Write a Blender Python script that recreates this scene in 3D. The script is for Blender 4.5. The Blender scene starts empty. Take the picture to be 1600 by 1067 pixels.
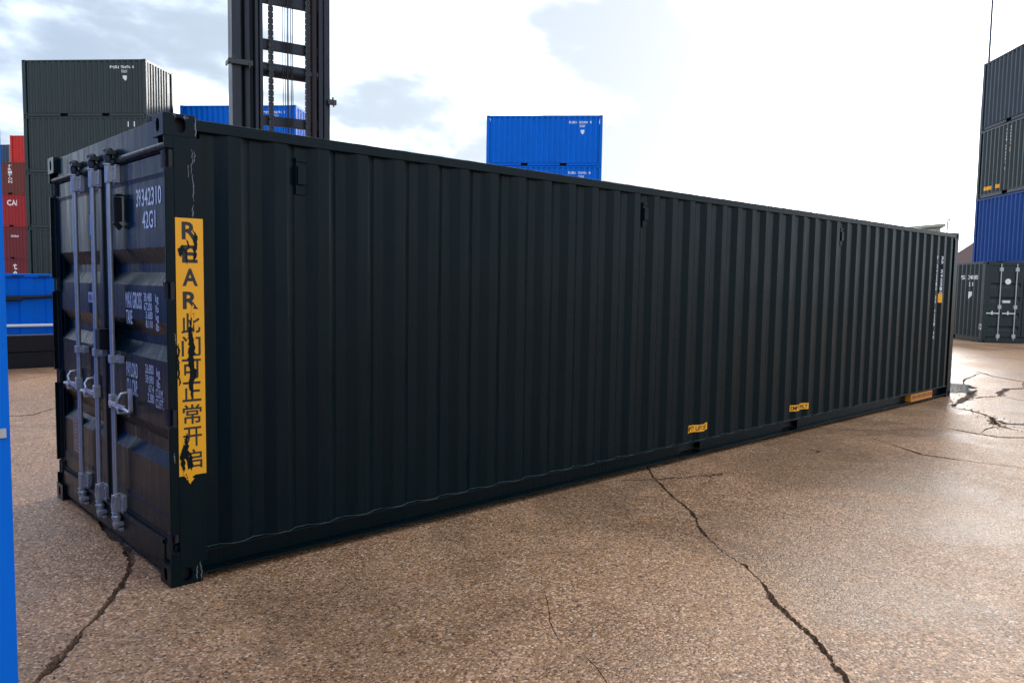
import bpy, bmesh, math, random
from mathutils import Vector, Matrix
from mathutils.geometry import delaunay_2d_cdt, tessellate_polygon
random.seed(7)
sc = bpy.context.scene
col = sc.collection

# ------------------------------------------------------------------ camera
cam = bpy.data.cameras.new('camera'); camo = bpy.data.objects.new('camera', cam); col.objects.link(camo)
cam.sensor_width = 36.0; cam.lens = 27.64; cam.clip_start = 0.05; cam.clip_end = 6000
r_ = Vector((0.73245, -0.68064, 0.01557)); u_ = Vector((0.04054, 0.06643, 0.99697)); f_ = Vector((0.67961, 0.72960, -0.07625))
M = Matrix((r_, u_, -f_)).transposed().to_4x4(); M.translation = Vector((-1.5217, -4.3723, 1.7250))
camo.matrix_world = M
sc.camera = camo

# ------------------------------------------------------------------ sky, sun, exposure
OX, OY = 15.4, 0.8
SUN_AZ, SUN_EL = math.radians(19), math.radians(20)        # azimuth from +X towards +Y
sdir = Vector((math.cos(SUN_AZ)*math.cos(SUN_EL), math.sin(SUN_AZ)*math.cos(SUN_EL), math.sin(SUN_EL)))
w = bpy.data.worlds.new('World'); sc.world = w; w.use_nodes = True
nt = w.node_tree; N = nt.nodes; LK = nt.links; N.clear()
def nd(t, **k):
    n = N.new(t)
    for a, b in k.items(): setattr(n, a, b)
    return n
def wmath(op, a, b=None, c=None, clamp=False):
    n = nd('ShaderNodeMath', operation=op, use_clamp=clamp)
    for i, x in enumerate((a, b, c)):
        if x is None: continue
        if isinstance(x, (int, float)): n.inputs[i].default_value = x
        else: LK.new(x, n.inputs[i])
    return n.outputs[0]
def wramp(x, a, b):
    n = nd('ShaderNodeMapRange', interpolation_type='SMOOTHSTEP', clamp=True)
    n.inputs['From Min'].default_value = a; n.inputs['From Max'].default_value = b
    LK.new(x, n.inputs['Value']); return n.outputs[0]
def wmix(f, a, b):
    n = nd('ShaderNodeMix', data_type='RGBA')
    LK.new(f, n.inputs[0])
    for i, x in ((6, a), (7, b)):
        if isinstance(x, tuple): n.inputs[i].default_value = (*x, 1)
        else: LK.new(x, n.inputs[i])
    return n.outputs[2]
sky = nd('ShaderNodeTexSky', sky_type='NISHITA', sun_disc=False, sun_elevation=SUN_EL, sun_rotation=math.pi/2-SUN_AZ)
sky.air_density = 1.0; sky.dust_density = 1.5
tc = nd('ShaderNodeTexCoord'); sep = nd('ShaderNodeSeparateXYZ'); LK.new(tc.outputs['Generated'], sep.inputs[0])
zz = wmath('ADD', wmath('MAXIMUM', sep.outputs[2], 0.0), 0.30)
cmb = nd('ShaderNodeCombineXYZ')
LK.new(wmath('DIVIDE', sep.outputs[0], zz), cmb.inputs[0]); LK.new(wmath('DIVIDE', sep.outputs[1], zz), cmb.inputs[1])
def cloudnoise(scale, det, off, dist=0.0):
    mp = nd('ShaderNodeMapping'); mp.inputs['Location'].default_value = off; LK.new(cmb.outputs[0], mp.inputs[0])
    n = nd('ShaderNodeTexNoise'); n.inputs['Scale'].default_value = scale; n.inputs['Detail'].default_value = det
    n.inputs['Roughness'].default_value = 0.55; n.inputs['Distortion'].default_value = dist
    LK.new(mp.outputs[0], n.inputs['Vector']); return n.outputs[0]
dt = nd('ShaderNodeVectorMath', operation='DOT_PRODUCT'); LK.new(tc.outputs['Generated'], dt.inputs[0]); dt.inputs[1].default_value = sdir
sunny = wramp(dt.outputs['Value'], 0.40, 1.0)                 # closeness to the veiled sun
glow = wmath('POWER', wmath('MAXIMUM', dt.outputs['Value'], 0.0), 20.0)
n1 = cloudnoise(1.5, 5, (OX, OY, 0.0), 0.2); n2 = cloudnoise(3.6, 6, (8.3, 4.2, 2.0), 0.2)
grey = wramp(wmath('SUBTRACT', wmath('ADD', wmath('MULTIPLY', n1, 0.68), wmath('MULTIPLY', n2, 0.32)), wmath('MULTIPLY', sunny, -0.012)), 0.46, 0.63)
grey = wmath('SUBTRACT', 1.0, wmath('POWER', wmath('SUBTRACT', 1.0, grey), wmath('MULTIPLY_ADD', sunny, 4.0, 2.0)))
gap = wramp(cloudnoise(0.8, 4, (1.0, 9.0, 5.0)), 0.60, 0.72)
white = wmix(glow, (8.8, 9.9, 11.2), (30.0, 30.0, 30.0))
dark = wmix(sunny, (2.6, 3.2, 4.1), (3.8, 4.3, 4.9))
cl = wmix(grey, white, dark)
skyc = nd('ShaderNodeMix', data_type='RGBA', blend_type='MIX')
skyc.inputs[0].default_value = 0.90
LK.new(sky.outputs[0], skyc.inputs[6]); LK.new(cl, skyc.inputs[7])
fin = wmix(wmath('MULTIPLY', gap, 0.45), skyc.outputs[2], (5.2, 7.2, 9.8))
bg = nd('ShaderNodeBackground'); bg.inputs[1].default_value = 0.095
LK.new(fin, bg.inputs[0]); wo = nd('ShaderNodeOutputWorld'); LK.new(bg.outputs[0], wo.inputs[0])

sl = bpy.data.lights.new('sun', 'SUN'); sl.energy = 1.0; sl.angle = math.radians(20); sl.color = (1.0, 0.97, 0.93)
so = bpy.data.objects.new('sun', sl); col.objects.link(so)
so.rotation_euler = (-sdir).to_track_quat('-Z', 'Y').to_euler()
vs = sc.view_settings
vs.view_transform = 'Standard'; vs.look = 'None'; vs.exposure = 1.0; vs.gamma = 1.0; vs.use_curve_mapping = False

# ------------------------------------------------------------------ materials
def mat(name):
    m = bpy.data.materials.new(name); m.use_nodes = True
    t = m.node_tree; b = t.nodes['Principled BSDF']; return m, t, b
def mnode(t, ty, **k):
    n = t.nodes.new(ty)
    for a, b in k.items():
        setattr(n, a, b)
    return n
def noise(t, vec, scale, det=4, rough=0.6, dist=0.0):
    n = mnode(t, 'ShaderNodeTexNoise'); n.inputs['Scale'].default_value = scale; n.inputs['Detail'].default_value = det
    n.inputs['Roughness'].default_value = rough; n.inputs['Distortion'].default_value = dist
    if vec is not None: t.links.new(vec, n.inputs['Vector'])
    return n.outputs[0]
def ramp(t, x, a, b, lo=0.0, hi=1.0, smooth=True):
    n = mnode(t, 'ShaderNodeMapRange', interpolation_type='SMOOTHSTEP' if smooth else 'LINEAR', clamp=True)
    n.inputs['From Min'].default_value = a; n.inputs['From Max'].default_value = b
    n.inputs['To Min'].default_value = lo; n.inputs['To Max'].default_value = hi
    t.links.new(x, n.inputs['Value']); return n.outputs[0]
def mix(t, f, a, b, blend='MIX'):
    n = mnode(t, 'ShaderNodeMix', data_type='RGBA', blend_type=blend)
    for i, x in ((0, f), (6, a), (7, b)):
        if isinstance(x, (int, float)): n.inputs[i].default_value = x
        elif isinstance(x, tuple): n.inputs[i].default_value = (*x, 1)
        else: t.links.new(x, n.inputs[i])
    return n.outputs[2]
def mth(t, op, a, b=None, clamp=False):
    n = mnode(t, 'ShaderNodeMath', operation=op, use_clamp=clamp)
    for i, x in enumerate((a, b)):
        if x is None: continue
        if isinstance(x, (int, float)): n.inputs[i].default_value = x
        else: t.links.new(x, n.inputs[i])
    return n.outputs[0]
def bump(t, b, h, strength, dist):
    n = mnode(t, 'ShaderNodeBump'); n.inputs['Strength'].default_value = strength; n.inputs['Distance'].default_value = dist
    t.links.new(h, n.inputs['Height']); t.links.new(n.outputs[0], b.inputs['Normal'])

def paint(name, c, rough=0.42, dirt=(0.10, 0.08, 0.06), dirt_amt=0.12, wave=0.6, spec=0.30):
    """weathered container paint: slight fading, rain streaks, uneven gloss, oil-canning of the sheet"""
    m, t, b = mat(name)
    tcn = mnode(t, 'ShaderNodeTexCoord'); ob = tcn.outputs['Object']
    geo = mnode(t, 'ShaderNodeNewGeometry')
    mp = mnode(t, 'ShaderNodeMapping'); mp.inputs['Scale'].default_value = (9, 9, 0.7); t.links.new(geo.outputs['Position'], mp.inputs[0])
    streak = ramp(t, noise(t, mp.outputs[0], 1.6, 5, 0.65), 0.50, 0.80)
    fade = noise(t, geo.outputs['Position'], 0.9, 4)
    c1 = tuple(x*0.82 for x in c); c2 = tuple(min(1, x*1.18) for x in c)
    base = mix(t, fade, c1, c2)
    base = mix(t, mth(t, 'MULTIPLY', streak, dirt_amt), base, dirt)
    speck = ramp(t, noise(t, geo.outputs['Position'], 55, 3, 0.6), 0.70, 0.78)
    base = mix(t, mth(t, 'MULTIPLY', speck, 0.25*dirt_amt/0.12*0.5), base, tuple(min(1, x*2+0.02) for x in c))
    t.links.new(base, b.inputs['Base Color'])
    b.inputs['Specular IOR Level'].default_value = spec
    t.links.new(ramp(t, noise(t, mp.outputs[0], 2.3, 4), 0.3, 0.75, rough-0.07, rough+0.12, False), b.inputs['Roughness'])
    h = noise(t, geo.outputs['Position'], 2.2, 2, 0.4)
    bump(t, b, h, 0.25*wave, 0.03)
    return m
P_GREEN = paint('paint_dark_green', (0.0009, 0.0076, 0.0098), 0.28, dirt_amt=0.01, spec=0.125)
P_GREEN2 = paint('paint_green_lit', (0.0062, 0.0185, 0.0215), 0.27, spec=0.35)  # lighter copy of the dark green, light and haze put into its colour
P_GREY = paint('paint_slate_grey', (0.026, 0.042, 0.060), 0.42)
P_BLUE = paint('paint_bright_blue', (0.0, 0.125, 0.60), 0.38, (0.05, 0.06, 0.08), 0.03, spec=0.10)
P_BLUE2 = paint('paint_cobalt_blue', (0.003, 0.048, 0.23), 0.42, (0.05, 0.06, 0.08), 0.06, spec=0.2)
P_NAVY = paint('paint_steel_blue', (0.035, 0.075, 0.14), 0.45)
P_RED = paint('paint_bright_red', (0.55, 0.022, 0.018), 0.5)
P_RED2 = paint('paint_crimson', (0.30, 0.014, 0.021), 0.5)
P_MAROON = paint('paint_maroon', (0.145, 0.016, 0.024), 0.5)
P_BROWN = paint('paint_oxide_brown', (0.14, 0.028, 0.024), 0.5)
P_MAST = paint('paint_mast_black', (0.012, 0.015, 0.026), 0.42, (0.03, 0.008, 0.006), 0.30, spec=0.35)
P_OXIDE = paint('paint_red_brown_primer', (0.014, 0.0065, 0.009), 0.40, (0.01, 0.008, 0.01), 0.35, spec=0.3)
P_BLACK = paint('paint_black_and_shade', (0.006, 0.006, 0.009), 0.5)

def simple(name, c, rough, metal=0.0, var=0.15, sc_=30, bmp=0.0):
    m, t, b = mat(name)
    geo = mnode(t, 'ShaderNodeNewGeometry')
    n = noise(t, geo.outputs['Position'], sc_, 5, 0.65)
    t.links.new(mix(t, n, tuple(x*(1-var) for x in c), tuple(min(1, x*(1+var)) for x in c)), b.inputs['Base Color'])
    b.inputs['Metallic'].default_value = metal
    t.links.new(ramp(t, n, 0.3, 0.7, rough*0.8, rough*1.2, False), b.inputs['Roughness'])
    if bmp: bump(t, b, n, bmp, 0.004)
    return m
GALV = simple('galvanised_steel', (0.40, 0.41, 0.43), 0.34, 0.45, 0.18, 35)
ZINC = simple('bright_zinc', (0.58, 0.61, 0.64), 0.38, 0.7, 0.12, 40)
DARKSTEEL = simple('greasy_dark_steel', (0.035, 0.037, 0.042), 0.45, 0.3, 0.4, 40, 0.2)
RUBBER_SHADE = simple('black_rubber_and_shade', (0.008, 0.008, 0.009), 0.65, 0, 0.3, 40)
YELLOW = simple('yellow_vinyl', (0.92, 0.40, 0.0), 0.45, 0, 0.08, 25)
ORANGE = simple('orange_vinyl', (0.55, 0.20, 0.008), 0.5, 0, 0.12, 40)
ORANGE2 = simple('dark_orange_print', (0.28, 0.075, 0.008), 0.5, 0, 0.2, 40)
BLACKINK = simple('black_print', (0.012, 0.012, 0.012), 0.5, 0, 0.1)
WHITEINK = simple('white_print', (0.66, 0.69, 0.76), 0.5, 0, 0.2, 120)
WHITEFAR = simple('white_lettering', (0.75, 0.77, 0.80), 0.5, 0, 0.08)
LBLUE = simple('blue_label', (0.05, 0.17, 0.46), 0.4)
PINK = simple('data_plate_metal', (0.20, 0.15, 0.155), 0.4, 0.3, 0.25, 90)
SCUFF = simple('scraped_bare_paint', (0.15, 0.16, 0.17), 0.6, 0, 0.7, 150)
WELD = simple('pale_weld_edge', (0.030, 0.052, 0.052), 0.6, 0, 0.9, 14)  # paler than the wall paint, with uneven tone
WHITEBAR = simple('white_rub_strip', (0.78, 0.78, 0.77), 0.45, 0, 0.06)
ROOFLIT = simple('lit_roof_paint', (0.10, 0.12, 0.12), 0.35, 0, 0.3, 12)  # paler than the wall paint, skylight on the roof edge put into colour
WOODFLOOR = simple('container_floor', (0.03, 0.022, 0.017), 0.8)
CLAD = simple('pale_green_cladding', (0.30, 0.33, 0.27), 0.6, 0, 0.15, 4)
ROOFTILE = simple('brown_roof_tiles', (0.10, 0.055, 0.045), 0.8, 0, 0.3, 6)
BRICKW = simple('dull_brick', (0.20, 0.11, 0.08), 0.85, 0, 0.3, 6)
POLEM = simple('painted_pole', (0.035, 0.055, 0.10), 0.45, 0.2)

# ground: worn brown exposed-aggregate concrete with damp patches
def ground_mat(name, crack=False):
    m, t, b = mat(name)
    geo = mnode(t, 'ShaderNodeNewGeometry'); P = geo.outputs['Position']
    v = mnode(t, 'ShaderNodeTexVoronoi'); v.inputs['Scale'].default_value = 85; t.links.new(P, v.inputs['Vector'])
    v2 = mnode(t, 'ShaderNodeTexVoronoi'); v2.inputs['Scale'].default_value = 42; t.links.new(P, v2.inputs['Vector'])
    s1 = mnode(t, 'ShaderNodeSeparateColor'); t.links.new(v.outputs['Color'], s1.inputs[0])
    s2 = mnode(t, 'ShaderNodeSeparateColor'); t.links.new(v2.outputs['Color'], s2.inputs[0])
    big = noise(t, P, 0.55, 5, 0.6); mid = noise(t, P, 3.5, 5, 0.65); fine = noise(t, P, 60, 4, 0.7)
    matrix = mix(t, ramp(t, big, 0.35, 0.65), (0.235, 0.102, 0.034), (0.45, 0.230, 0.100))
    matrix = mix(t, ramp(t, mid, 0.40, 0.70), matrix, (0.40, 0.215, 0.105))
    stones = mix(t, s1.outputs[0], (0.035, 0.012, 0.005), (0.86, 0.50, 0.30))
    base = mix(t, ramp(t, s1.outputs[1], 0.30, 0.46, 0.0, 0.85), matrix, stones)
    pale = mth(t, 'MULTIPLY', ramp(t, s2.outputs[0], 0.86, 0.875), ramp(t, v2.outputs['Distance'], 0.36, 0.22))
    base = mix(t, pale, base, mix(t, s2.outputs[1], (0.85, 0.72, 0.58), (0.80, 0.56, 0.26)))
    darkp = mth(t, 'MULTIPLY', ramp(t, s2.outputs[2], 0.955, 0.97), ramp(t, v2.outputs['Distance'], 0.32, 0.20))
    base = mix(t, mth(t, 'MULTIPLY', darkp, 0.8), base, (0.045, 0.025, 0.015))
    stain = ramp(t, noise(t, P, 0.8, 6, 0.7, 0.6), 0.56, 0.74)
    base = mix(t, mth(t, 'MULTIPLY', stain, 0.40), base, (0.055, 0.038, 0.028))
    wet = ramp(t, noise(t, P, 0.5, 6, 0.66, 0.5), 0.46, 0.62)
    base = mix(t, mth(t, 'MULTIPLY', wet, 0.30), base, (0.085, 0.048, 0.028))
    if crack: base = mix(t, 0.70, base, (0.030, 0.024, 0.022))
    t.links.new(base, b.inputs['Base Color'])
    rg = mth(t, 'SUBTRACT', ramp(t, mid, 0.3, 0.7, 0.44, 0.58, False), mth(t, 'MULTIPLY', wet, 0.17))
    t.links.new(rg, b.inputs['Roughness'])
    b.inputs['Specular IOR Level'].default_value = 0.40 if not crack else 0.10
    h = mth(t, 'ADD', mth(t, 'MULTIPLY', v.outputs['Distance'], -0.7), mth(t, 'ADD', mth(t, 'MULTIPLY', fine, 0.7), mth(t, 'MULTIPLY', mid, 1.2)))
    bump(t, b, h, 0.75, 0.006)
    return m
GROUND = ground_mat('worn_brown_concrete'); CRACK = ground_mat('crack_dirt', True)
m, t, b = mat('puddle_water'); b.inputs['Base Color'].default_value = (0.05, 0.043, 0.038, 1); b.inputs['Roughness'].default_value = 0.10
b.inputs['IOR'].default_value = 1.33; bump(t, b, noise(t, None, 6, 2), 0.03, 0.01); WATER = m

# ------------------------------------------------------------------ mesh helpers
class MB:
    def __init__(s): s.v = []; s.f = []; s.mi = []
    def add(s, vs_, fs, mi=0):
        o = len(s.v); s.v += [tuple(x) for x in vs_]; s.f += [tuple(i+o for i in f) for f in fs]; s.mi += [mi]*len(fs); return s
    def box(s, x0, x1, y0, y1, z0, z1, mi=0):
        v = [(x, y, z) for x in (x0, x1) for y in (y0, y1) for z in (z0, z1)]
        return s.add(v, [(0,1,3,2),(4,6,7,5),(0,4,5,1),(2,3,7,6),(0,2,6,4),(1,5,7,3)], mi)
    def obox(s, c, ax, ay, az, mi=0):
        c, ax, ay, az = map(Vector, (c, ax, ay, az))
        v = [c+ax*i+ay*j+az*k for i in (-1,1) for j in (-1,1) for k in (-1,1)]
        return s.add(v, [(0,1,3,2),(4,6,7,5),(0,4,5,1),(2,3,7,6),(0,2,6,4),(1,5,7,3)], mi)
    def tube(s, pts, r, n=10, mi=0, cap=True):
        pts = [Vector(p) for p in pts]; rr = r if isinstance(r, (list, tuple)) else [r]*len(pts); rings = []; o = len(s.v); ref = None
        for i, p in enumerate(pts):
            d = (pts[min(i+1, len(pts)-1)]-pts[max(i-1, 0)]).normalized()
            if ref is None: ref = d.orthogonal().normalized()
            ref = (ref-d*ref.dot(d)).normalized(); e = d.cross(ref)
            s.v += [tuple(p+(ref*math.cos(a)+e*math.sin(a))*rr[i]) for a in [2*math.pi*k/n for k in range(n)]]
        for i in range(len(pts)-1):
            for k in range(n):
                a, b_ = o+i*n+k, o+i*n+(k+1) % n
                s.f.append((a, b_, b_+n, a+n)); s.mi.append(mi)
        if cap:
            s.f.append(tuple(o+k for k in reversed(range(n)))); s.f.append(tuple(o+(len(pts)-1)*n+k for k in range(n))); s.mi += [mi, mi]
        return s
    def mesh(s, name, mats=(None,), smooth=False):
        me = bpy.data.meshes.new(name); me.from_pydata(s.v, [], s.f)
        for m_ in mats: me.materials.append(m_)
        for p, k in zip(me.polygons, s.mi): p.material_index = k
        bm = bmesh.new(); bm.from_mesh(me); bmesh.ops.recalc_face_normals(bm, faces=bm.faces); bm.to_mesh(me); bm.free()
        if smooth:
            me.polygons.foreach_set('use_smooth', [True]*len(me.polygons)); me.set_sharp_from_angle(angle=math.radians(35))
        me.update(); return me
    def build(s, name, m_, parent=None, smooth=False, bevel=0.0):
        mats = m_ if isinstance(m_, (list, tuple)) else (m_,)
        return link(name, s.mesh(name, mats, smooth), parent, bevel)
def link(name, me, parent=None, bevel=0.0):
    o = bpy.data.objects.new(name, me); col.objects.link(o); o.parent = parent
    if bevel:
        md = o.modifiers.new('bevel', 'BEVEL'); md.width = bevel; md.segments = 2; md.limit_method = 'ANGLE'; md.angle_limit = math.radians(40)
    return o
def tag(o, label=None, cat=None, group=None, kind=None):
    for k, x in (('label', label), ('category', cat), ('group', group), ('kind', kind)):
        if x: o[k] = x
    return o
def empty(name, loc=(0,0,0), rz=0.0):
    o = bpy.data.objects.new(name, None); o.empty_display_size = 0.2; col.objects.link(o); o.location = loc; o.rotation_euler = (0,0,rz); return o

_tc = {}
def text2d(body, bold=0.0):
    """outline lettering as a flat mesh in its own unit box: verts (0..1,0..1), faces"""
    k = (body, bold)
    if k in _tc: return _tc[k]
    c = bpy.data.curves.new('lettering', 'FONT'); c.body = body; c.offset = bold; c.resolution_u = 3
    o = bpy.data.objects.new('lettering', c); col.objects.link(o)
    me = bpy.data.meshes.new_from_object(o.evaluated_get(bpy.context.evaluated_depsgraph_get()))
    v = [(p.co.x, p.co.y) for p in me.vertices]; f = [tuple(p.vertices) for p in me.polygons]
    bpy.data.objects.remove(o); bpy.data.curves.remove(c); bpy.data.meshes.remove(me)
    x0, x1 = min(p[0] for p in v), max(p[0] for p in v); y0, y1 = min(p[1] for p in v), max(p[1] for p in v)
    r = ([((p[0]-x0)/(x1-x0), (p[1]-y0)/(y1-y0)) for p in v], f); _tc[k] = r; return r

# corrugated long side: depth of the sheet behind the outer plane at x
PER, SLP, OUT, DEP = 0.281, 0.066, 0.076, 0.036
YDEP = 0.055                                              # far yard containers: folds deepened to strengthen their shade
def make_prof(s0, x0, x1):
    brk = [(x0, DEP)]
    k = s0
    while k + SLP + OUT + SLP < x1:
        if k > x0: brk += [(k, DEP), (k+SLP, 0.0), (k+SLP+OUT, 0.0), (k+2*SLP+OUT, DEP)]
        k += PER
    brk.append((x1, DEP)); return brk
def prof_at(brk, x):
    for (a, da), (b_, db) in zip(brk, brk[1:]):
        if a <= x <= b_: return da+(db-da)*(x-a)/max(1e-9, b_-a)
    return 0.0
def conform(v2, f, brk):
    """cut a flat 2d mesh at the folds of the sheet so that print follows it; returns verts, faces"""
    bm = bmesh.new(); vv = [bm.verts.new((x, 0, z)) for x, z in v2]
    for q in f:
        try: bm.faces.new([vv[i] for i in q])
        except ValueError: pass
    xs = [p[0] for p in v2]
    for x, _ in brk:
        if min(xs) < x < max(xs):
            bmesh.ops.bisect_plane(bm, geom=bm.verts[:]+bm.edges[:]+bm.faces[:], plane_co=(x,0,0), plane_no=(1,0,0))
    bm.verts.index_update()
    r = ([(p.co.x, p.co.z) for p in bm.verts], [tuple(p.index for p in q.verts) for q in bm.faces]); bm.free(); return r

def text_rect(mb, body, x0, x1, z0, z1, to3, bold=0.015, brk=None, mi=0):
    v, f = text2d(body, bold); v = [(x0+a*(x1-x0), z0+b_*(z1-z0)) for a, b_ in v]
    if brk: v, f = conform(v, f, brk)
    mb.add([to3(a, b_) for a, b_ in v], f, mi)
def poly_rect(mb, pts, to3, brk=None, mi=0):
    v, f = pts, [tuple(range(len(pts)))]
    if len(pts) > 4: f = [tuple(q) for q in tessellate_polygon([[Vector((a, b_, 0)) for a, b_ in pts]])]
    if brk: v, f = conform(v, f, brk)
    mb.add([to3(a, b_) for a, b_ in v], f, mi)

# ------------------------------------------------------------------ ground with real cracks
cracks = [ # points, half width (m), step
 ([(4.430,0.121),(4.136,-0.175),(3.740,-0.666),(3.480,-1.029),(3.124,-1.366),(2.887,-1.677),(2.759,-1.915),(2.567,-2.152),(2.370,-2.338),(2.242,-2.514),(2.120,-2.676),(1.955,-2.833),(1.825,-2.965),(1.744,-3.056),(1.55,-3.3),(1.3,-3.75)], .0135, .016),
 ([(3.779,-0.029),(3.954,-0.173),(4.124,-0.254),(4.341,-0.374),(4.581,-0.449),(4.827,-0.528)], .018, .02),
 ([(4.40,-0.36),(4.56,-0.47),(4.70,-0.51),(4.83,-0.54)], .03, .02),
 ([(0.09,1.6),(0.045,1.357),(0.025,1.077),(0.025,0.817),(-0.033,0.568),(-0.120,0.343),(-0.286,0.063),(-0.419,-0.140),(-0.555,-0.333),(-0.655,-0.475),(-0.778,-0.635),(-0.842,-0.719),(-1.0,-0.95)], .0155, .016),
 ([(-0.084,1.102),(-0.007,1.103),(0.026,0.976)], .008, .02),
 ([(7.622,-0.607),(7.321,-1.045),(7.092,-1.389),(7.146,-1.736),(7.198,-2.064),(7.242,-2.271),(7.321,-2.567),(7.5,-3.6),(7.4,-5)], .012, .03),
 ([(6.839,-1.262),(6.907,-1.393),(7.072,-1.489)], .009, .03),
 ([(6.411,-0.441),(6.390,-0.628),(6.144,-0.624)], .018, .03), ([(6.507,-0.641),(6.824,-0.773)], .008, .03),
 ([(10.882,-0.423),(12.132,-0.267),(13.410,-0.033)], .045, .05),
 ([(12.132,-0.267),(12.801,-0.510),(13.996,-0.366),(14.310,-0.498),(14.809,-0.763),(17,-1.6)], .030, .05),
 ([(10.882,-0.423),(10.785,-0.706),(10.399,-1.074),(9.952,-1.392),(10.062,-1.564),(10.265,-1.864),(10.9,-3)], .038, .045),
 ([(10.340,-1.091),(9.702,-1.367),(9.558,-1.608)], .040, .045),
 ([(8.984,-0.969),(8.871,-1.401),(8.843,-1.624),(9.032,-1.822),(9.294,-2.079),(9.8,-3.2)], .016, .04),
 ([(16.802,1.096),(15.846,0.298),(15.407,-0.223),(15.026,-0.714),(14.4,-2)], .02, .06),
 ([(0.5,9.4),(0.738,9.779),(1.003,10.049),(1.384,10.471),(1.860,10.892),(2.421,11.584)], .012, .05),
 ([(-0.6,7.0),(0.250,6.789),(0.444,6.696),(0.675,6.633),(1.006,6.991),(1.344,7.268)], .015, .05),
 ([(1.553,-1.367),(1.383,-1.574),(1.295,-1.664),(1.158,-1.867)], .0028, .016),
 ([(1.154,-2.019),(1.111,-2.128),(1.040,-2.256),(0.990,-2.326),(0.9,-2.6)], .0032, .016),
 ([(13.410,-0.033),(13.9,0.35),(14.9,0.62),(16.4,0.8)], .015, .05), ([(12.8,-0.51),(12.5,-1.1),(12.7,-1.9),(12.2,-3.0)], .010, .05), ([(9.952,-1.392),(9.3,-1.35),(8.87,-1.40)], .010, .04), ([(14.31,-.498),(15.4,-.22)], .010, .05),
 ([(7.531,-0.012),(7.939,-0.359),(8.402,-0.776)], .008, .04),
]
def build_ground():
    pts, edges, segs, centre = [], [], [], set()
    R = [(-2500,-2500),(2500,-2500),(2500,2500),(-2500,2500)]
    pts += [Vector(q) for q in R]; edges += [(0,1),(1,2),(2,3),(3,0)]
    rnd = random.Random(3)
    for line, hw, step in cracks:
        L = [Vector(q) for q in line]; P = []
        for a, b_ in zip(L, L[1:]):
            n = max(1, int((b_-a).length/step)); P += [a.lerp(b_, i/n) for i in range(n)]
        P.append(L[-1]); n = len(P); C = []; j = Vector((0,0)); amp = min(hw*1.6, step*0.9)
        for i, p in enumerate(P):
            j = j*0.80+Vector((rnd.uniform(-1,1), rnd.uniform(-1,1)))*amp*0.40
            C.append(p+j*(0 if i in (0,) else 1))
        wl, wr, ww = [], [], []
        slow = goal = 1.0
        for i, p in enumerate(C):
            d = (C[min(i+1,n-1)]-C[max(i-1,0)]).normalized(); nn = Vector((-d.y, d.x))
            if rnd.random() < 0.12: goal = rnd.uniform(0.30, 2.1) if hw > .006 else rnd.uniform(.7, 1.3)
            slow += (goal-slow)*0.35
            e = min(1.0, 0.15+min(i, n-1-i)/6)
            a, b_ = hw*slow*e*rnd.uniform(0.72,1.28), hw*slow*e*rnd.uniform(0.60,1.40)
            wl.append(p+nn*a); wr.append(p-nn*b_); ww.append((a+b_)/2)
        ring = wl+wr[::-1]; o = len(pts); pts += ring; m_ = len(ring)
        edges += [(o+i, o+(i+1) % m_) for i in range(m_)]
        o = len(pts); pts += C[1:-1]; centre |= set(range(o, len(pts))); edges += [(o+i, o+i+1) for i in range(len(C)-3)]
        segs += [(C[i], C[i+1], max(ww[i], ww[i+1])) for i in range(n-1)]
    ov, oe, of, ovi, *_ = delaunay_2d_cdt(pts, edges, [], 1, 1e-5)
    # bucket the centre segments to classify vertices and faces
    B = {}
    for s in segs:
        for cx in range(int(math.floor((min(s[0].x,s[1].x)-.2)/.25)), int(math.floor((max(s[0].x,s[1].x)+.2)/.25))+1):
            for cy in range(int(math.floor((min(s[0].y,s[1].y)-.2)/.25)), int(math.floor((max(s[0].y,s[1].y)+.2)/.25))+1):
                B.setdefault((cx,cy), []).append(s)
    def rel(p):
        best = (9.0, 0.0)
        for a, b_, hw in B.get((int(math.floor(p.x/.25)), int(math.floor(p.y/.25))), ()):
            ab = b_-a; tt = max(0, min(1, (p-a).dot(ab)/max(1e-12, ab.length_squared))); q = (p-(a+ab*tt)).length/max(hw, 1e-4)
            if q < best[0]: best = (q, hw)
        return best
    V = []
    for p, src in zip(ov, ovi):
        q, hw = rel(p); low = any(i in centre for i in src) if src else q < 0.4
        V.append((p.x, p.y, -min(0.05, hw*1.5) if low else 0.0))
    mi = []
    for q in of:
        c = sum((ov[i] for i in q), Vector((0,0)))/len(q); low = any(V[i][2] < 0 for i in q)
        mi.append(1 if (low and rel(c)[0] < 1.15) else 0)
    me = bpy.data.meshes.new('ground'); me.from_pydata(V, [], [tuple(q) for q in of])
    me.materials.append(GROUND); me.materials.append(CRACK)
    me.polygons.foreach_set('material_index', mi); me.update()
    bm = bmesh.new(); bm.from_mesh(me); bmesh.ops.recalc_face_normals(bm, faces=bm.faces)
    if sum(f.normal.z for f in bm.faces) < 0: bmesh.ops.reverse_faces(bm, faces=bm.faces)
    bm.to_mesh(me); bm.free()
    o = link('ground', me); tag(o, kind='structure'); return o
build_ground()
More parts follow.
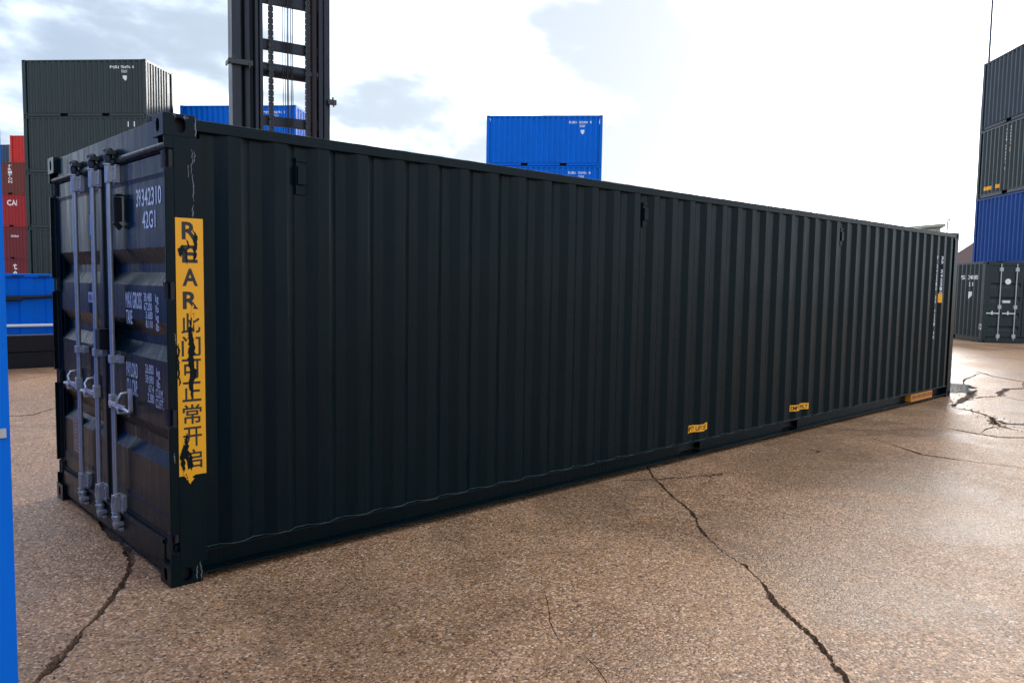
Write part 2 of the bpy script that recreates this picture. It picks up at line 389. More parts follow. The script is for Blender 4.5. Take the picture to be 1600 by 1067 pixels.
# puddle by the far end of the container
pd = [(12.62,0.02),(12.9,-0.10),(13.35,0.08),(13.75,0.10),(14.05,0.30),(14.0,0.62),(13.6,0.85),(13.2,0.95),(12.75,0.8),(12.5,0.45)]
rp = []
rnd = random.Random(5)
for i in range(len(pd)):
    a, b_ = Vector(pd[i]), Vector(pd[(i+1) % len(pd)])
    for k in range(4): rp.append(a.lerp(b_, k/4)+Vector((rnd.uniform(-.05,.05), rnd.uniform(-.05,.05))))
mb = MB(); mb.add([(p.x, p.y, 0.004) for p in rp], [tuple(q) for q in tessellate_polygon([[Vector((p.x,p.y,0)) for p in rp]])])
tag(mb.build('puddle', WATER), kind='structure')
# loose grit beside the broken surface
mb = MB()
for _ in range(420):
    line, hw, st = random.choice([cracks[9], cracks[10], cracks[11], cracks[12], cracks[13], cracks[2], cracks[3], cracks[0]])
    i = random.randrange(len(line)-1); q = Vector(line[i]).lerp(Vector(line[i+1]), random.random())
    s = random.uniform(.003, .008) if hw < .03 else random.uniform(.005, .014)
    c = Vector((q.x+random.gauss(0, hw*2.4), q.y+random.gauss(0, hw*2.4), s*0.45))
    if c.y > -0.02 and c.x < 12.2: continue
    mb.add([c+Vector((dx*s*random.uniform(.6,1.2), dy*s*random.uniform(.6,1.2), dz*s*random.uniform(.5,.9))) for dx, dy, dz in ((1,0,0),(0,1,0),(-1,0,0),(0,-1,0),(0,0,1),(0,0,-1))],
           [(0,1,4),(1,2,4),(2,3,4),(3,0,4),(1,0,5),(2,1,5),(3,2,5),(0,3,5)])
tag(mb.build('loose_grit', GROUND), 'loose grit and small stones along the broken concrete cracks', 'grit', kind='stuff')

# ------------------------------------------------------------------ corner casting with its slots (shared)
CX, CY, CZ = 0.178, 0.162, 0.118
def holed_face(mb, c, ax, ay, hx, hy, ox, oy, depth):
    """rectangle centre c half axes ax, ay with a rounded slot (half sizes hx, hy), slot walls and back"""
    n = ax.normalized().cross(ay.normalized()); a, b_ = ax.length, ay.length; exn, eyn = ax.normalized(), ay.normalized()
    outer = [(-a,-b_),(a,-b_),(a,b_),(-a,b_)]
    r = min(hx, hy); hole = []
    for qx, qy, a0 in ((1,1,0),(-1,1,90),(-1,-1,180),(1,-1,270)):
        for k in range(5):
            an = math.radians(a0+k*22.5); hole.append((ox+qx*(hx-r)+r*math.cos(an), oy+qy*(hy-r)+r*math.sin(an)))
    P = outer+hole; tr = tessellate_polygon([[Vector((x,y,0)) for x, y in outer], [Vector((x,y,0)) for x, y in hole]])
    mb.add([c+exn*x+eyn*y for x, y in P], [tuple(q) for q in tr])
    h = len(hole); V = [c+exn*x+eyn*y for x, y in hole]+[c+exn*x+eyn*y-n*depth for x, y in hole]
    mb.add(V, [(i, (i+1) % h, h+(i+1) % h, h+i) for i in range(h)]); mb.add(V[h:], [tuple(range(h))], 1)  # slot back coloured black for the shade of the hollow inside
def casting_mesh(half=False):
    mb = MB(); X, Y, Z = CX/2, CY/2, CZ/2; v = Vector
    for s in (1,-1):
        holed_face(mb, v((s*X,0,0)), v((0,s*Y,0)), v((0,0,Z)), .024, .037, 0, 0, .05)
        holed_face(mb, v((0,s*Y,0)), v((-s*X,0,0)), v((0,0,Z)), .030, .040, 0, 0, .05)
        holed_face(mb, v((0,0,s*Z)), v((X,0,0)), v((0,s*Y,0)), .052, .026, 0, 0, .03)
    me = mb.mesh('corner_casting', (None, None)); 
    bm = bmesh.new(); bm.from_mesh(me); bmesh.ops.remove_doubles(bm, verts=bm.verts, dist=1e-5); bmesh.ops.recalc_face_normals(bm, faces=bm.faces); bm.to_mesh(me); bm.free()
    return me
CASTING = casting_mesh()
def objmat(o, *ms):
    for i, m_ in enumerate(ms):
        o.material_slots[i].link = 'OBJECT'; o.material_slots[i].material = m_
    return o

# ------------------------------------------------------------------ generic yard container (20 ft), local: x length (doors at x=0), y width, z up
Wd = 2.438
_lib = {}
def sheet(brk, z0, z1, to3, bottom=True):
    mb = MB(); v = []
    for x, d in brk: v += [to3(x, d, z0), to3(x, d, z1)]
    mb.add(v, [(2*i, 2*i+2, 2*i+3, 2*i+1) for i in range(len(brk)-1)]); return mb
def container_lib(L, H):
    if (L, H) in _lib: return _lib[(L, H)]
    R = {}
    brk = [(x, d*YDEP/DEP) for x, d in make_prof(0.288, 0.19, L-0.17)]; R['brk'] = brk
    R['side_wall'] = [sheet(brk, .15, H-.06, lambda x, d, z: (x, .006+d, z)).mesh('side_wall'), sheet(brk, .15, H-.06, lambda x, d, z: (x, Wd-.006-d, z)).mesh('side_wall')]
    eb = []; k = 0.20; eb.append((.16, .045))
    while k + .25 < Wd-.14: eb += [(k, .045), (k+.035, 0), (k+.125, 0), (k+.16, .045)]; k += .235
    eb.append((Wd-.16, .045))
    R['end_wall'] = [sheet(eb, .15, H-.06, lambda x, d, z: (L-.008-d, x, z)).mesh('end_wall')]
    R['corner_post'] = [MB().box(*( (0, .17) if i == 0 else (L-.15, L)), *((0, .13) if j == 0 else (Wd-.13, Wd)), CZ, H-CZ).mesh('corner_post') for i in (0,1) for j in (0,1)]
    R['top_rail'] = [MB().box(CX, L-CX, y0, y1, H-.075, H-.012).mesh('top_rail') for y0, y1 in ((.002,.06),(Wd-.06,Wd-.002))]+[MB().box(x0, x1, CY, Wd-CY, H-.12, H-.012).mesh('top_rail') for x0, x1 in ((.02,.08),(L-.06,L-.002))]
    br = []
    for sy in (0, 1):
        mb = MB(); Y = lambda a: a if sy == 0 else Wd-a
        c = L/2; cuts = [CX, c-1.2, c-.84, c+.84, c+1.2, L-CX]
        for a, b_ in zip(cuts[::2], cuts[1::2]):
            q = sorted((Y(.035), Y(.05))); mb.box(a, b_, *q, .03, .16); q = sorted((Y(.002), Y(.05))); mb.box(a, b_, *q, .018, .032); mb.box(a, b_, *q, .16, .172)
        br.append(mb.mesh('bottom_rail'))
        for a in (c-1.2, c+.84):
            mb = MB(); q = sorted((Y(.30), Y(.32))); mb.box(a, a+.36, *q, .035, .15); q = sorted((Y(.012), Y(.32))); mb.box(a, a+.36, *q, .15, .162); mb.box(a, a+.36, *q, .02, .032)
            R.setdefault('fork_pocket', []).append(mb.mesh('fork_pocket'))
    R['bottom_rail'] = br+[MB().box(x0, x1, CY, Wd-CY, .02, .17).mesh('bottom_rail') for x0, x1 in ((.02,.08),(L-.06,L-.004))]
    rb = []; x = .19; 
    while x < L-.3: rb += [(x, 0), (x+.06, 0), (x+.085, .02), (x+.18, .02), (x+.205, 0)]; x += .23
    rb.append((L-.17, 0))
    mb = MB(); v = []
    for x, d in rb: v += [(x, .05, H-.03+d), (x, Wd-.05, H-.03+d)]
    mb.add(v, [(2*i, 2*i+1, 2*i+3, 2*i+2) for i in range(len(rb)-1)]); R['roof'] = [mb.mesh('roof')]
    R['floor'] = [MB().box(.1, L-.1, .06, Wd-.06, .14, .168).mesh('floor')]
    hd = H/2.591
    prf = [(.19,.035),(.36*hd,.035),(.40*hd,.035),(.44*hd,.065),(.50*hd,.065),(.54*hd,.035),(.80*hd,.035),(.86*hd,.065),(.92*hd,.065),(.97*hd,.035),(1.30*hd,.035),(1.36*hd,.065),(1.42*hd,.065),(1.47*hd,.035),(1.75*hd,.035),(1.81*hd,.065),(1.87*hd,.065),(1.92*hd,.035),(H-.13,.035)]
    R['door'] = []
    for y0, y1 in ((.135, 1.209), (1.229, Wd-.135)):
        mb = MB(); v = []
        for z, d in prf: v += [(d, y0+.08, z), (d, y1-.08, z)]
        mb.add(v, [(2*i, 2*i+1, 2*i+3, 2*i+2) for i in range(len(prf)-1)])
        mb.box(.033, .075, y0, y0+.08, .19, H-.13); mb.box(.033, .075, y1-.08, y1, .19, H-.13); R['door'].append(mb.mesh('door'))
    R['lock_rod'] = []; R['door_handle'] = []
    for y, dr in ((.50, 1), (.98, 1), (1.46, -1), (1.94, -1)):
        mb = MB().tube([(-.002, y, .09), (-.002, y, H-.07)], .017, 8)
        for z in (.22, 1.15*hd, H-.25): mb.box(-.028, .036, y-.05, y+.05, z-.06, z+.06)
        R['lock_rod'].append(mb.mesh('lock_rod'))
        mb = MB().box(-.032, -.018, min(y, y-dr*.40), max(y, y-dr*.40), .93*hd, .965*hd).box(-.03, .03, y-dr*.22-.02, y-dr*.22+.02, .90*hd, 1.02*hd); R['door_handle'].append(mb.mesh('door_handle'))
    _lib[(L, H)] = R; return R
def container(name, label, P, loc, yaw, H=2.591, L=6.058, group=None, doors=True):
    R = container_lib(L, H); root = empty(name, loc, yaw); tag(root, label, 'shipping container', group)
    for k in ('side_wall','end_wall','corner_post','top_rail','bottom_rail','fork_pocket','roof','floor','door','lock_rod','door_handle'):
        for me in R[k]:
            mm = {'lock_rod': GALV, 'door_handle': ZINC, 'floor': WOODFLOOR, 'fork_pocket': P_BLACK}.get(k, P)
            objmat(link(k, me, root), mm)
    for x in (CX/2, L-CX/2):
        for y in (CY/2, Wd-CY/2):
            for z in (CZ/2, H-CZ/2):
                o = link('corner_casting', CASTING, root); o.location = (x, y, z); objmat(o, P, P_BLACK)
    root['_h'] = H; return root, R['brk']
def side_print(root, brk, items, far=False, L=6.058, name='lettering', m_=None):
    """white print on a long side, items (body, x0, x1, z0, z1) with x measured left to right as read"""
    if far: to3 = lambda x, z: (L-x, Wd-.0045-prof_at(brk, L-x)+.003, z); br = [(L-x, d) for x, d in brk]
    else: to3 = lambda x, z: (x, .0045+prof_at(brk, x)-.001, z); br = brk
    for it in items:
        mb = MB()
        if it[0] == 'SHIELD':
            _, x0, x1, z0, z1 = it; xm = (x0+x1)/2
            poly_rect(mb, [(x0,z1),(x0,z0+(z1-z0)*.5),(x0+(x1-x0)*.25,z0+(z1-z0)*.2),(xm,z0),(x1-(x1-x0)*.25,z0+(z1-z0)*.2),(x1,z0+(z1-z0)*.5),(x1,z1)], to3, br)
        elif it[0] == 'RECT': poly_rect(mb, [(it[1],it[3]),(it[2],it[3]),(it[2],it[4]),(it[1],it[4])], to3, br)
        else: text_rect(mb, *it, to3, 0.02, br)
        mb.build('emblem' if it[0] == 'SHIELD' else name, m_ or WHITEFAR, root)

# ------------------------------------------------------------------ the main 40 ft container: x length (doors at x=0), near long side y=0
L0, H0 = 12.192, 2.591
root = tag(empty('shipping_container'), 'long dark green forty foot container in the foreground with yellow REAR sticker', 'shipping container')
BRK = make_prof(0.288, 0.21, L0-0.16)
SY = .008
def side_y(x): return SY+prof_at(BRK, x)
sheet(BRK, .178, 2.52, lambda x, d, z: (x, SY+d, z)).build('side_wall', P_GREEN, root)
sheet(BRK, .178, 2.52, lambda x, d, z: (x, Wd-SY-d, z)).build('side_wall', P_GREEN, root)
eb = [(.15, .045)]; k = .20
while k + .25 < Wd-.14: eb += [(k, .045), (k+.035, 0), (k+.125, 0), (k+.16, .045)]; k += .235
eb.append((Wd-.15, .045))
sheet(eb, .17, 2.52, lambda x, d, z: (L0-.008-d, x, z)).build('end_wall', P_GREEN, root)
HZ = (2.355, 1.645, 0.945, 0.245)                       # hinge heights
for far in (0, 1):
    mb = MB(); Y = (lambda a: a) if not far else (lambda a: Wd-a)
    def yb(a, b_): return sorted((Y(a), Y(b_)))
    mb.box(.052, .205, *yb(.0, .012), CZ, H0-CZ)          # broad outer face
    mb.box(.052, .070, *yb(.012, .14), CZ, H0-CZ)
    zs = sorted([CZ, H0-CZ]+[z+d for z in HZ for d in (-.05, .05)])
    for a, b_ in zip(zs[::2], zs[1::2]): mb.box(.004, .052, *yb(.0, .016), a, b_)   # front lip, open at each hinge
    mb.build('corner_post', P_GREEN, root, bevel=0.003)
    for z in HZ:
        MB().box(.018, .046, *yb(.050, .095), z-.045, z+.045).tube([(.020, Y(.040), z-.05), (.020, Y(.040), z+.05)], .009, 8).build('hinge', RUBBER_SHADE, root)  # black colour stands in for the shade inside the hinge notch
    MB().box(L0-.155, L0-.002, *yb(0, .13), CZ, H0-CZ).build('corner_post', P_GREEN, root, bevel=0.004)
    MB().box(CX, L0-CX, *yb(.000, .06), 2.512, 2.574).build('top_rail', P_GREEN, root, bevel=0.004)
    mb = MB(); cuts = [CX, 4.90, 5.26, 6.94, 7.30, L0-CX]
    for a, b_ in zip(cuts[::2], cuts[1::2]):
        mb.box(a, b_, *yb(.088, .098), .050, .165); mb.box(a, b_, *yb(.004, .098), .038, .050)
    mb.box(CX, L0-CX, *yb(.004, .098), .165, .177)
    mb.build('bottom_rail', P_GREEN, root, bevel=0.002)
    for a in (4.90, 6.94):
        MB().box(a, a+.36, *yb(.16, .17), .05, .16).build('fork_pocket', RUBBER_SHADE, root); MB().box(a, a+.36, *yb(.006, .12), .0385, .0495).build('pocket_strap', P_GREEN, root)  # black back plate paints the pocket opening as dark as its shade
# weld bead that follows the foot of the near corrugated side
wp = []
for (a, da), (b_, db) in zip(BRK, BRK[1:]):
    n = max(1, int((b_-a)/.035))
    wp += [(a+(b_-a)*i/n, SY+da+(db-da)*i/n-.004, .179+random.uniform(-.0015,.002)) for i in range(n)]
MB().tube(wp, [random.uniform(.0012,.0038) for _ in wp], 6).build('weld_seam', WELD, root)
for x in (CX/2, L0-CX/2):
    for y in (CY/2, Wd-CY/2):
        for z in (CZ/2, H0-CZ/2):
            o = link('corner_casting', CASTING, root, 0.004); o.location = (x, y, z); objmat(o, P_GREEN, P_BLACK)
# roof with cross corrugations just above the rails
rb = []; x = .19
while x < L0-.35: rb += [(x, 0), (x+.06, 0), (x+.085, .02), (x+.19, .02), (x+.215, 0)]; x += .30
rb.append((L0-.17, 0)); v = []
for x, d in rb: v += [(x, .006, 2.5555+d), (x, Wd-.006, 2.5555+d)]
MB().add(v, [(2*i, 2*i+1, 2*i+3, 2*i+2) for i in range(len(rb)-1)]).build('roof', ROOFLIT, root)
MB().box(.1, L0-.1, .10, Wd-.10, .135, .164).build('floor', WOODFLOOR, root)
for i in range(24): MB().box(.45+i*.495, .50+i*.495, .12, Wd-.12, .04, .135).build('cross_member', P_BLACK, root)
# door end
MB().box(.030, .075, CY, Wd-CY, 2.445, 2.580).tube([(.030, .03, 2.427), (.030, Wd-.03, 2.427)], .020, 12).box(.036, .075, .03, Wd-.03, 2.400, 2.445).build('door_header', P_GREEN, root, True, 0.003)
MB().box(.024, .10, CY, Wd-CY, .045, .235).box(.015, .024, CY, Wd-CY, .205, .235).box(.03, .1, .02, Wd-.02, CZ+.002, .23).build('door_sill', P_GREEN, root, bevel=0.004)
MB().box(.09, .10, CY, Wd-CY, .24, 2.44).build('inner_lining', P_BLACK, root)
MB().box(L0-.06, L0-.004, CY, Wd-CY, 2.46, 2.575).build('end_header', P_GREEN, root); MB().box(L0-.06, L0-.004, CY, Wd-CY, .04, .177).build('end_sill', P_GREEN, root)
DP = .038                                               # outer plane of the door leaves
RC = [(1.885, 1.795, 1.745, 1.668), (1.462, 1.380, 1.325, 1.245), (.865, .785, .715, .640)]
prf = [(2.285, 0), (2.265, .005)]
for a, b_, c, d in RC: prf += [(a, .005), (b_, .046), (c, .046), (d, .005)]
prf += [(.385, .005), (.365, 0)]
doors = []
for y0, y1 in ((.024, 1.207), (1.231, Wd-.024)):
    mb = MB(); v = []; a, b_ = y0+.085, y1-.085
    for z, d in prf: v += [(DP+d, a, z), (DP+d, b_, z)]
    mb.add(v, [(2*i, 2*i+1, 2*i+3, 2*i+2) for i in range(len(prf)-1)])
    for yy, s in ((a, 1), (b_, -1)):                      # sloped cheeks closing the pressed troughs
        for q in RC:
            zt = [(DP+.005, yy, q[0]), (DP+.046, yy+s*.0, q[1]), (DP+.046, yy, q[2]), (DP+.005, yy, q[3])]
            mb.add(zt, [(0,1,2,3)])
    o = mb.build('door', P_GREEN, root, bevel=0.0); doors.append(o)
    fr = MB().box(DP, DP+.045, y0, a, .255, 2.395).box(DP, DP+.045, b_, y1, .255, 2.395).box(DP, DP+.045, a, b_, 2.285, 2.395).box(DP, DP+.045, a, b_, .255, .365)
    fr.build('door_frame', P_GREEN, o, bevel=0.005)
MB().box(.030, .06, 1.2075, 1.2305, .25, 2.40).box(.034, .05, .03, Wd-.03, .237, .254).box(.030, .05, .006, .0235, .25, 2.40).box(.030, .05, Wd-.0235, Wd-.006, .25, 2.40).build('door_gasket', RUBBER_SHADE, root)
RODS = ((1.705, -1, 1.205, .965), (1.285, -1, 1.215, .955), (.937, 1, 1.20, .935))
for i, (y, sg, zm, zh) in enumerate(RODS):
    rd = MB().tube([(-.004, y, .13), (-.004, y, 2.49)], .0160, 14).build('lock_rod', GALV, root, True)
    for zc, s in ((2.345, 1), (.275, -1)):                # sleeve brackets and cam ends
        mb = MB().tube([(-.004, y, zc-.055), (-.004, y, zc+.055)], .0235, 14).box(.012, DP+.002, y-.075, y+.012, zc-.055, zc+.055).box(-.020, .012, y-.032, y+.012, zc-.05, zc+.05)
        for dz in (-.035, .035):
            mb.tube([(.013, y-.058, zc+dz), (.006, y-.058, zc+dz)], .009, 6)
        mb.tube([(-.004, y, zc+s*.055), (-.004, y, zc+s*.062)], .030, 14)
        mb.build('rod_bracket', GALV, rd, True, 0.002)
        z = zc+s*.115
        MB().tube([(-.004, y, z-.05), (-.004, y, z-.02), (-.004, y, z+.005), (-.004, y, z+.03), (-.004, y, z+.045)], [.017, .026, .022, .031, .02], 12).box(-.028, .030, y-.050, y-.008, z+s*.012-.012, z+s*.012+.012).box(.0, .024, y-.055, y+.050, z-.055, z-.035).box(-.012, .024, y+.032, y+.050, z-.04, z+.04).build('cam_keeper', DARKSTEEL if s > 0 else GALV, rd, True, 0.002)
    MB().box(-.026, DP, y-.032, y+.024, zm-.024, zm+.024).box(.006, DP+.002, y-.085, y-.03, zm-.022, zm+.022).tube([(.006, y-.06, zm), (-.002, y-.06, zm)], .008, 6).build('rod_clamp', GALV, rd, False, 0.002)
    # handle: hub on the rod, forked lever, hasp and hook
    h = -sg                                              # direction of the lever along y
    mb = MB().box(-.030, .012, y-.017, y+.017, zh-.042, zh+.042)
    L = .42 if sg > 0 else .27
    mb.obox((-.032, y+h*L*.36, zh-.008), (.006, 0, 0), (0, L*.36, 0), (0, 0, .014))
    mb.tube([(-.032, y+h*L*.66, zh-.012), (-.036, y+h*L, zh-.022)], .010, 8)
    mb.build('door_handle', ZINC, rd, False, 0.003)
    ky = y+h*L*.52
    mb = MB().box(.018, .036, ky-.018, ky+.018, zh-.075, zh+.095)
    mb.tube([(.01, ky, zh-.05), (-.045, ky, zh-.045), (-.05, ky, zh-.01)], .009, 8).tube([(.01, ky, zh+.075), (-.026, ky, zh+.070), (-.044, ky, zh+.040), (-.044, ky-h*.03, zh+.01)], .009, 8)
    mb.build('handle_hasp', ZINC if i < 3 else GALV, root, True, 0.002)
    if sg > 0: MB().tube([(-.036, y+h*L, zh-.022), (-.038, y+h*(L+.045), zh-.025)], .016, 10).build('handle_grip', RUBBER_SHADE, rd, True)
    if i > 0: MB().tube([(-.02, y+.02, .26), (-.034, y-.005, .30), (-.03, y-.03, .335), (.01, y-.05, .352)], .004, 6).tube([(-.02, y+.026, .33), (-.024, y+.032, .25), (-.016, y+.026, .19), (.0, y+.03, .15)], .004, 6).build('seal_wire', ZINC, rd, True)
# lock box, holdback bracket, plates
MB().box(-.035, .036, 1.10, 1.19, 1.245, 1.37).box(-.04, .036, 1.095, 1.195, 1.37, 1.378).build('lock_box', P_BLACK, root, False, 0.004)
MB().box(-.012, .036, .822, .850, 2.05, 2.20).obox((.01, .836, 2.03), (.02, 0, -.02), (0, .014, 0), (.01, 0, .012)).box(-.005, .036, .80, .87, 2.205, 2.218).build('holdback_bracket', P_BLACK, root, False, 0.004)
MB().box(DP-.001, DP+.008, 1.43, 1.53, 1.99, 2.13).build('blue_label', LBLUE, root)
MB().box(DP-.002, DP+.003, 1.478, 1.482, 2.0, 2.12).build('label_print', WHITEINK, root)
o = MB().box(DP-.003, DP+.006, 1.45, 1.60, 1.535, 1.605).build('owner_plate', ZINC, root, False, 0.004)
mb = MB(); text_rect(mb, 'IICL', 0, .07, 1.555, 1.585, lambda a, z: (DP-.0045, 1.565-a, z)); mb.build('plate_print', BLACKINK, o)
o = MB().box(DP-.003, DP+.006, 1.86, 2.06, .42, .70).build('data_plate', PINK, root, False, 0.003)
mb = MB()
for k in range(9): mb.box(DP-.0042, DP-.0032, 1.885, 2.035-.03*(k % 3), .445+k*.027, .452+k*.027)
mb.build('plate_print', DARKSTEEL, o)
# door lettering
TX = DP+.005-.002
def dpt(y0, z0, d):                                      # a point read on the frame plane, carried back to the panel
    return (y0+d*(4.372+y0)/1.522, 1.725+(z0-1.725)*(1+d/1.522))
def door_text(body, ya, yb_, zb, zt, bold=.02):
    mb = MB()
    a = dpt(ya, zb, TX); c = dpt(yb_, zt, TX)
    text_rect(mb, body, 0, a[0]-c[0], a[1], c[1], lambda q, z: (TX, a[0]-q, z), bold); mb.build('lettering', WHITEINK, doors[0])
door_text('39', .447, .372, 2.113, 2.215, .012); door_text('342310', .355, .045, 2.113, 2.212, .012); door_text('42G1', .351, .140, 1.988, 2.085, .012)
door_text('MAX GROSS', .675, .390, 1.530, 1.628, .015); door_text('TARE', .672, .560, 1.437, 1.520, .015)
for bd, ya, yb_, zb, zt in (('30.480', .352, .222, 1.578, 1.628), ('67.200', .352, .222, 1.528, 1.572), ('3.680', .327, .215, 1.480, 1.524), ('8.110', .325, .213, 1.430, 1.473),
      ('kg', .165, .115, 1.565, 1.622), ('lb', .163, .115, 1.522, 1.562), ('kg', .163, .115, 1.465, 1.516), ('lb', .160, .112, 1.420, 1.462),
      ('26.800', .350, .216, 1.168, 1.222), ('59.090', .350, .216, 1.112, 1.160), ('67.4', .302, .216, 1.062, 1.106), ('2.380', .320, .214, 1.004, 1.056),
      ('kg', .168, .112, 1.150, 1.212), ('lb', .165, .112, 1.102, 1.148), ('CU.M.', .186, .066, 1.046, 1.096), ('CU.FT.', .188, .062, .988, 1.040)):
    door_text(bd, ya, yb_, zb, zt, .01)
door_text('PAYLOAD', .690, .485, 1.118, 1.208, .015); door_text('CU. CAP.', .688, .490, 1.012, 1.108, .015)
# REAR sticker on the corner post, torn in places
SX0, SX1 = .054, .204
st = MB().box(SX0, SX1, -.0016, -.0002, .620, 2.040).build('rear_sticker', YELLOW, root)
mb = MB(); tof = lambda q, z: (q, -.0024, z)
zc = 1.972
for i, ch in enumerate('REAR此门可正常开启'):
    hh = .096 if i < 4 else .110; ww = .084 if i < 4 else .104
    mb = MB(); text_rect(mb, ch, .130-ww/2, .130+ww/2, zc-hh/2, zc+hh/2, tof, .028 if i < 4 else .012); zc -= .1262
    mb.build('lettering', BLACKINK, st)
def jag(cx, z0, z1, wf, n=16, seed=0, sway=.006):
    q = random.Random(seed); Lp, Rp = [], []; s = 0
    for i in range(n+1):
        tt = i/n; z = z0+(z1-z0)*tt; s = s*.6+q.uniform(-1,1)*sway; w_ = wf(tt)*q.uniform(.55,1.3)+.001
        Lp.append((cx+s-w_, z+q.uniform(-.006,.006))); Rp.append((cx+s+w_, z+q.uniform(-.006,.006)))
    return Lp+Rp[::-1]
def band(mb, pl, y): 
    n = len(pl)//2; R_ = pl[n:][::-1]
    mb.add([(a, y, z) for a, z in pl[:n]]+[(a, y, z) for a, z in R_], [(i, i+1, n+i+1, n+i) for i in range(n-1)])
bell = lambda w_: (lambda t_: w_*(math.sin(math.pi*min(1, max(0, t_))))**.6)
mb = MB()
for cx, z0, z1, w_, n, sd in ((.132, 1.05, 1.46, .017, 34, 1), (.126, 1.34, 1.50, .008, 16, 2), (.155, 1.80, 1.98, .010, 18, 3), (.085, 1.83, 1.895, .017, 8, 4), (.060, 1.12, 1.36, .006, 18, 5), (.095, .60, .80, .020, 22, 6), (.118, .64, .74, .013, 12, 7), (.074, .66, .80, .010, 14, 11), (.100, .78, .86, .006, 10, 12), (.118, 1.79, 1.92, .004, 12, 8)):
    mb = MB(); band(mb, jag(cx, z0, z1, bell(w_), n, sd), -.0030-.00012*sd); mb.build('torn_patch', P_GREEN, st)
mb = MB()
for cx, z0, z1, w_, n, sd in ((.140, 1.44, 1.57, .006, 14, 21), (.110, .575, .66, .020, 12, 22), (.088, .60, .72, .006, 12, 23), (.150, 1.38, 1.44, .006, 8, 24)):
    mb = MB(); band(mb, jag(cx, z0, z1, bell(w_), n, sd), -.0046-.0001*(sd-20)); mb.build('loose_flap', YELLOW, st)
# scrapes on the post and castings
mb = MB(); q = random.Random(11)
for cx, z0, z1, w_, n, sd in ((.150, 2.28, 2.41, .0022, 16, 31), (.163, 2.34, 2.40, .004, 8, 32), (.128, 2.26, 2.33, .0015, 10, 33), (.155, 2.13, 2.24, .0024, 14, 34), (.149, 2.045, 2.11, .004, 8, 35), (.156, 2.20, 2.28, .0014, 10, 36), (.045, 1.35, 1.42, .0022, 8, 37), (.030, .70, .76, .003, 7, 38), (.145, .02, .10, .0025, 9, 39), (.165, .01, .112, .0022, 12, 40), (.17, 2.48, 2.585, .0045, 12, 41), (.06, 2.575, 2.589, .012, 6, 42), (.12, 2.57, 2.589, .02, 8, 43)):
    mb = MB(); band(mb, jag(cx, z0, z1, bell(w_*.55), n, sd, .004), -.0012-.00006*(sd-30)); mb.build('paint_scrape', SCUFF, root)
# ventilators high on the near side
for x in (.814, 4.20, 8.13):
    k = round((x-.814)/PER); xc = .814+k*PER
    MB().box(xc-.028, xc+.028, .014, side_y(xc), 2.285, 2.395).box(xc-.032, xc+.032, side_y(xc)-.012, side_y(xc)-.001, 2.225, 2.445).box(xc-.034, xc+.034, side_y(xc)-.02, side_y(xc)-.012, 2.42, 2.44).build('ventilator', P_GREEN, root, False, 0.003)
# yellow lift markings and far end print on the corrugated side
tos = lambda q, z: (q, side_y(q)-.0025, z); tos2 = lambda q, z: (q, side_y(q)-.0042, z)
for body, x0, x1, z0, z1 in (('EMPTY LIFT ONLY', 4.93, 5.31, .262, .333), ('EMPTY ONLY', 7.01, 7.40, .268, .340)):
    mb = MB(); poly_rect(mb, [(x0,z0),(x1,z0),(x1,z1),(x0,z1)], tos, BRK); o = mb.build('lift_sticker', YELLOW, root)
    mb = MB(); text_rect(mb, body, x0+.02, x1-.02, z0+.012, z1-.012, tos2, .02, BRK); mb.build('lettering', BLACKINK, o)
o = MB().box(10.57, 11.40, .0, .087, .052, .160).build('warning_placard', ORANGE, root)
mb = MB()
for a, b_ in ((10.60, 10.76), (10.79, 10.95), (10.98, 11.17), (11.20, 11.28)): MB().box(a, b_, -.0016, -.0006, .088, .140).build('placard_print', ORANGE2, o)
MB().box(11.31, 11.375, -.0018, -.0006, .09, .138).build('placard_emblem', P_RED, o)
mb = MB()
def column(body, x, z1, hh, ww, gap):
    z = z1
    for ch in body:
        if ch != ' ': mb = MB(); text_rect(mb, ch, x-ww/2, x+ww/2, z-hh, z, tos, .03, BRK); mb.build('lettering', WHITEINK, root)
        z -= hh+gap
column('P 342310 39 42G1 48', 11.33, 2.21, .055, .036, .012); column('39 342310', 11.57, 2.21, .055, .036, .012)
mb = MB(); poly_rect(mb, [(11.53,1.50),(11.61,1.50),(11.61,1.64),(11.53,1.64)], tos, BRK); mb.build('warning_sticker', YELLOW, root)

# ------------------------------------------------------------------ blue container at the left edge, close to the camera
GXE, GYS = -1.168, -2.40
g, gb = container('shipping_container', 'bright blue container edge cut off by the left frame edge', P_BLUE, (GXE-6.058, GYS, 0), 0)
MB().box(6.034, 6.050, -.006, .0, 1.372, 1.392).build('hinge', GALV, g)
# the blue pair that stands to the left of the door end and mirrors in its paint
for i, lab in enumerate(('lower of two stacked blue containers left of the door end, mirrored in the doors', 'upper of two stacked blue containers left of the door end, mirrored in the doors')):
    container('shipping_container', lab, P_BLUE, (-3.60, .35, i*2.591), math.pi/2, L=L0, group='blue containers left of the door end')

# ------------------------------------------------------------------ container yard, stacks on a common grid
GY = math.radians(-47.8); TH = 2.591
def shield_items(num, chk, typ):
    return [(num[0], 4.32, 4.72, 2.18, 2.30), (num[1], 4.84, 5.28, 2.18, 2.30), (chk, 5.40, 5.48, 2.18, 2.30), (typ, 4.86, 5.14, 1.99, 2.11), ('SHIELD', 4.93, 5.12, 1.62, 1.86)]
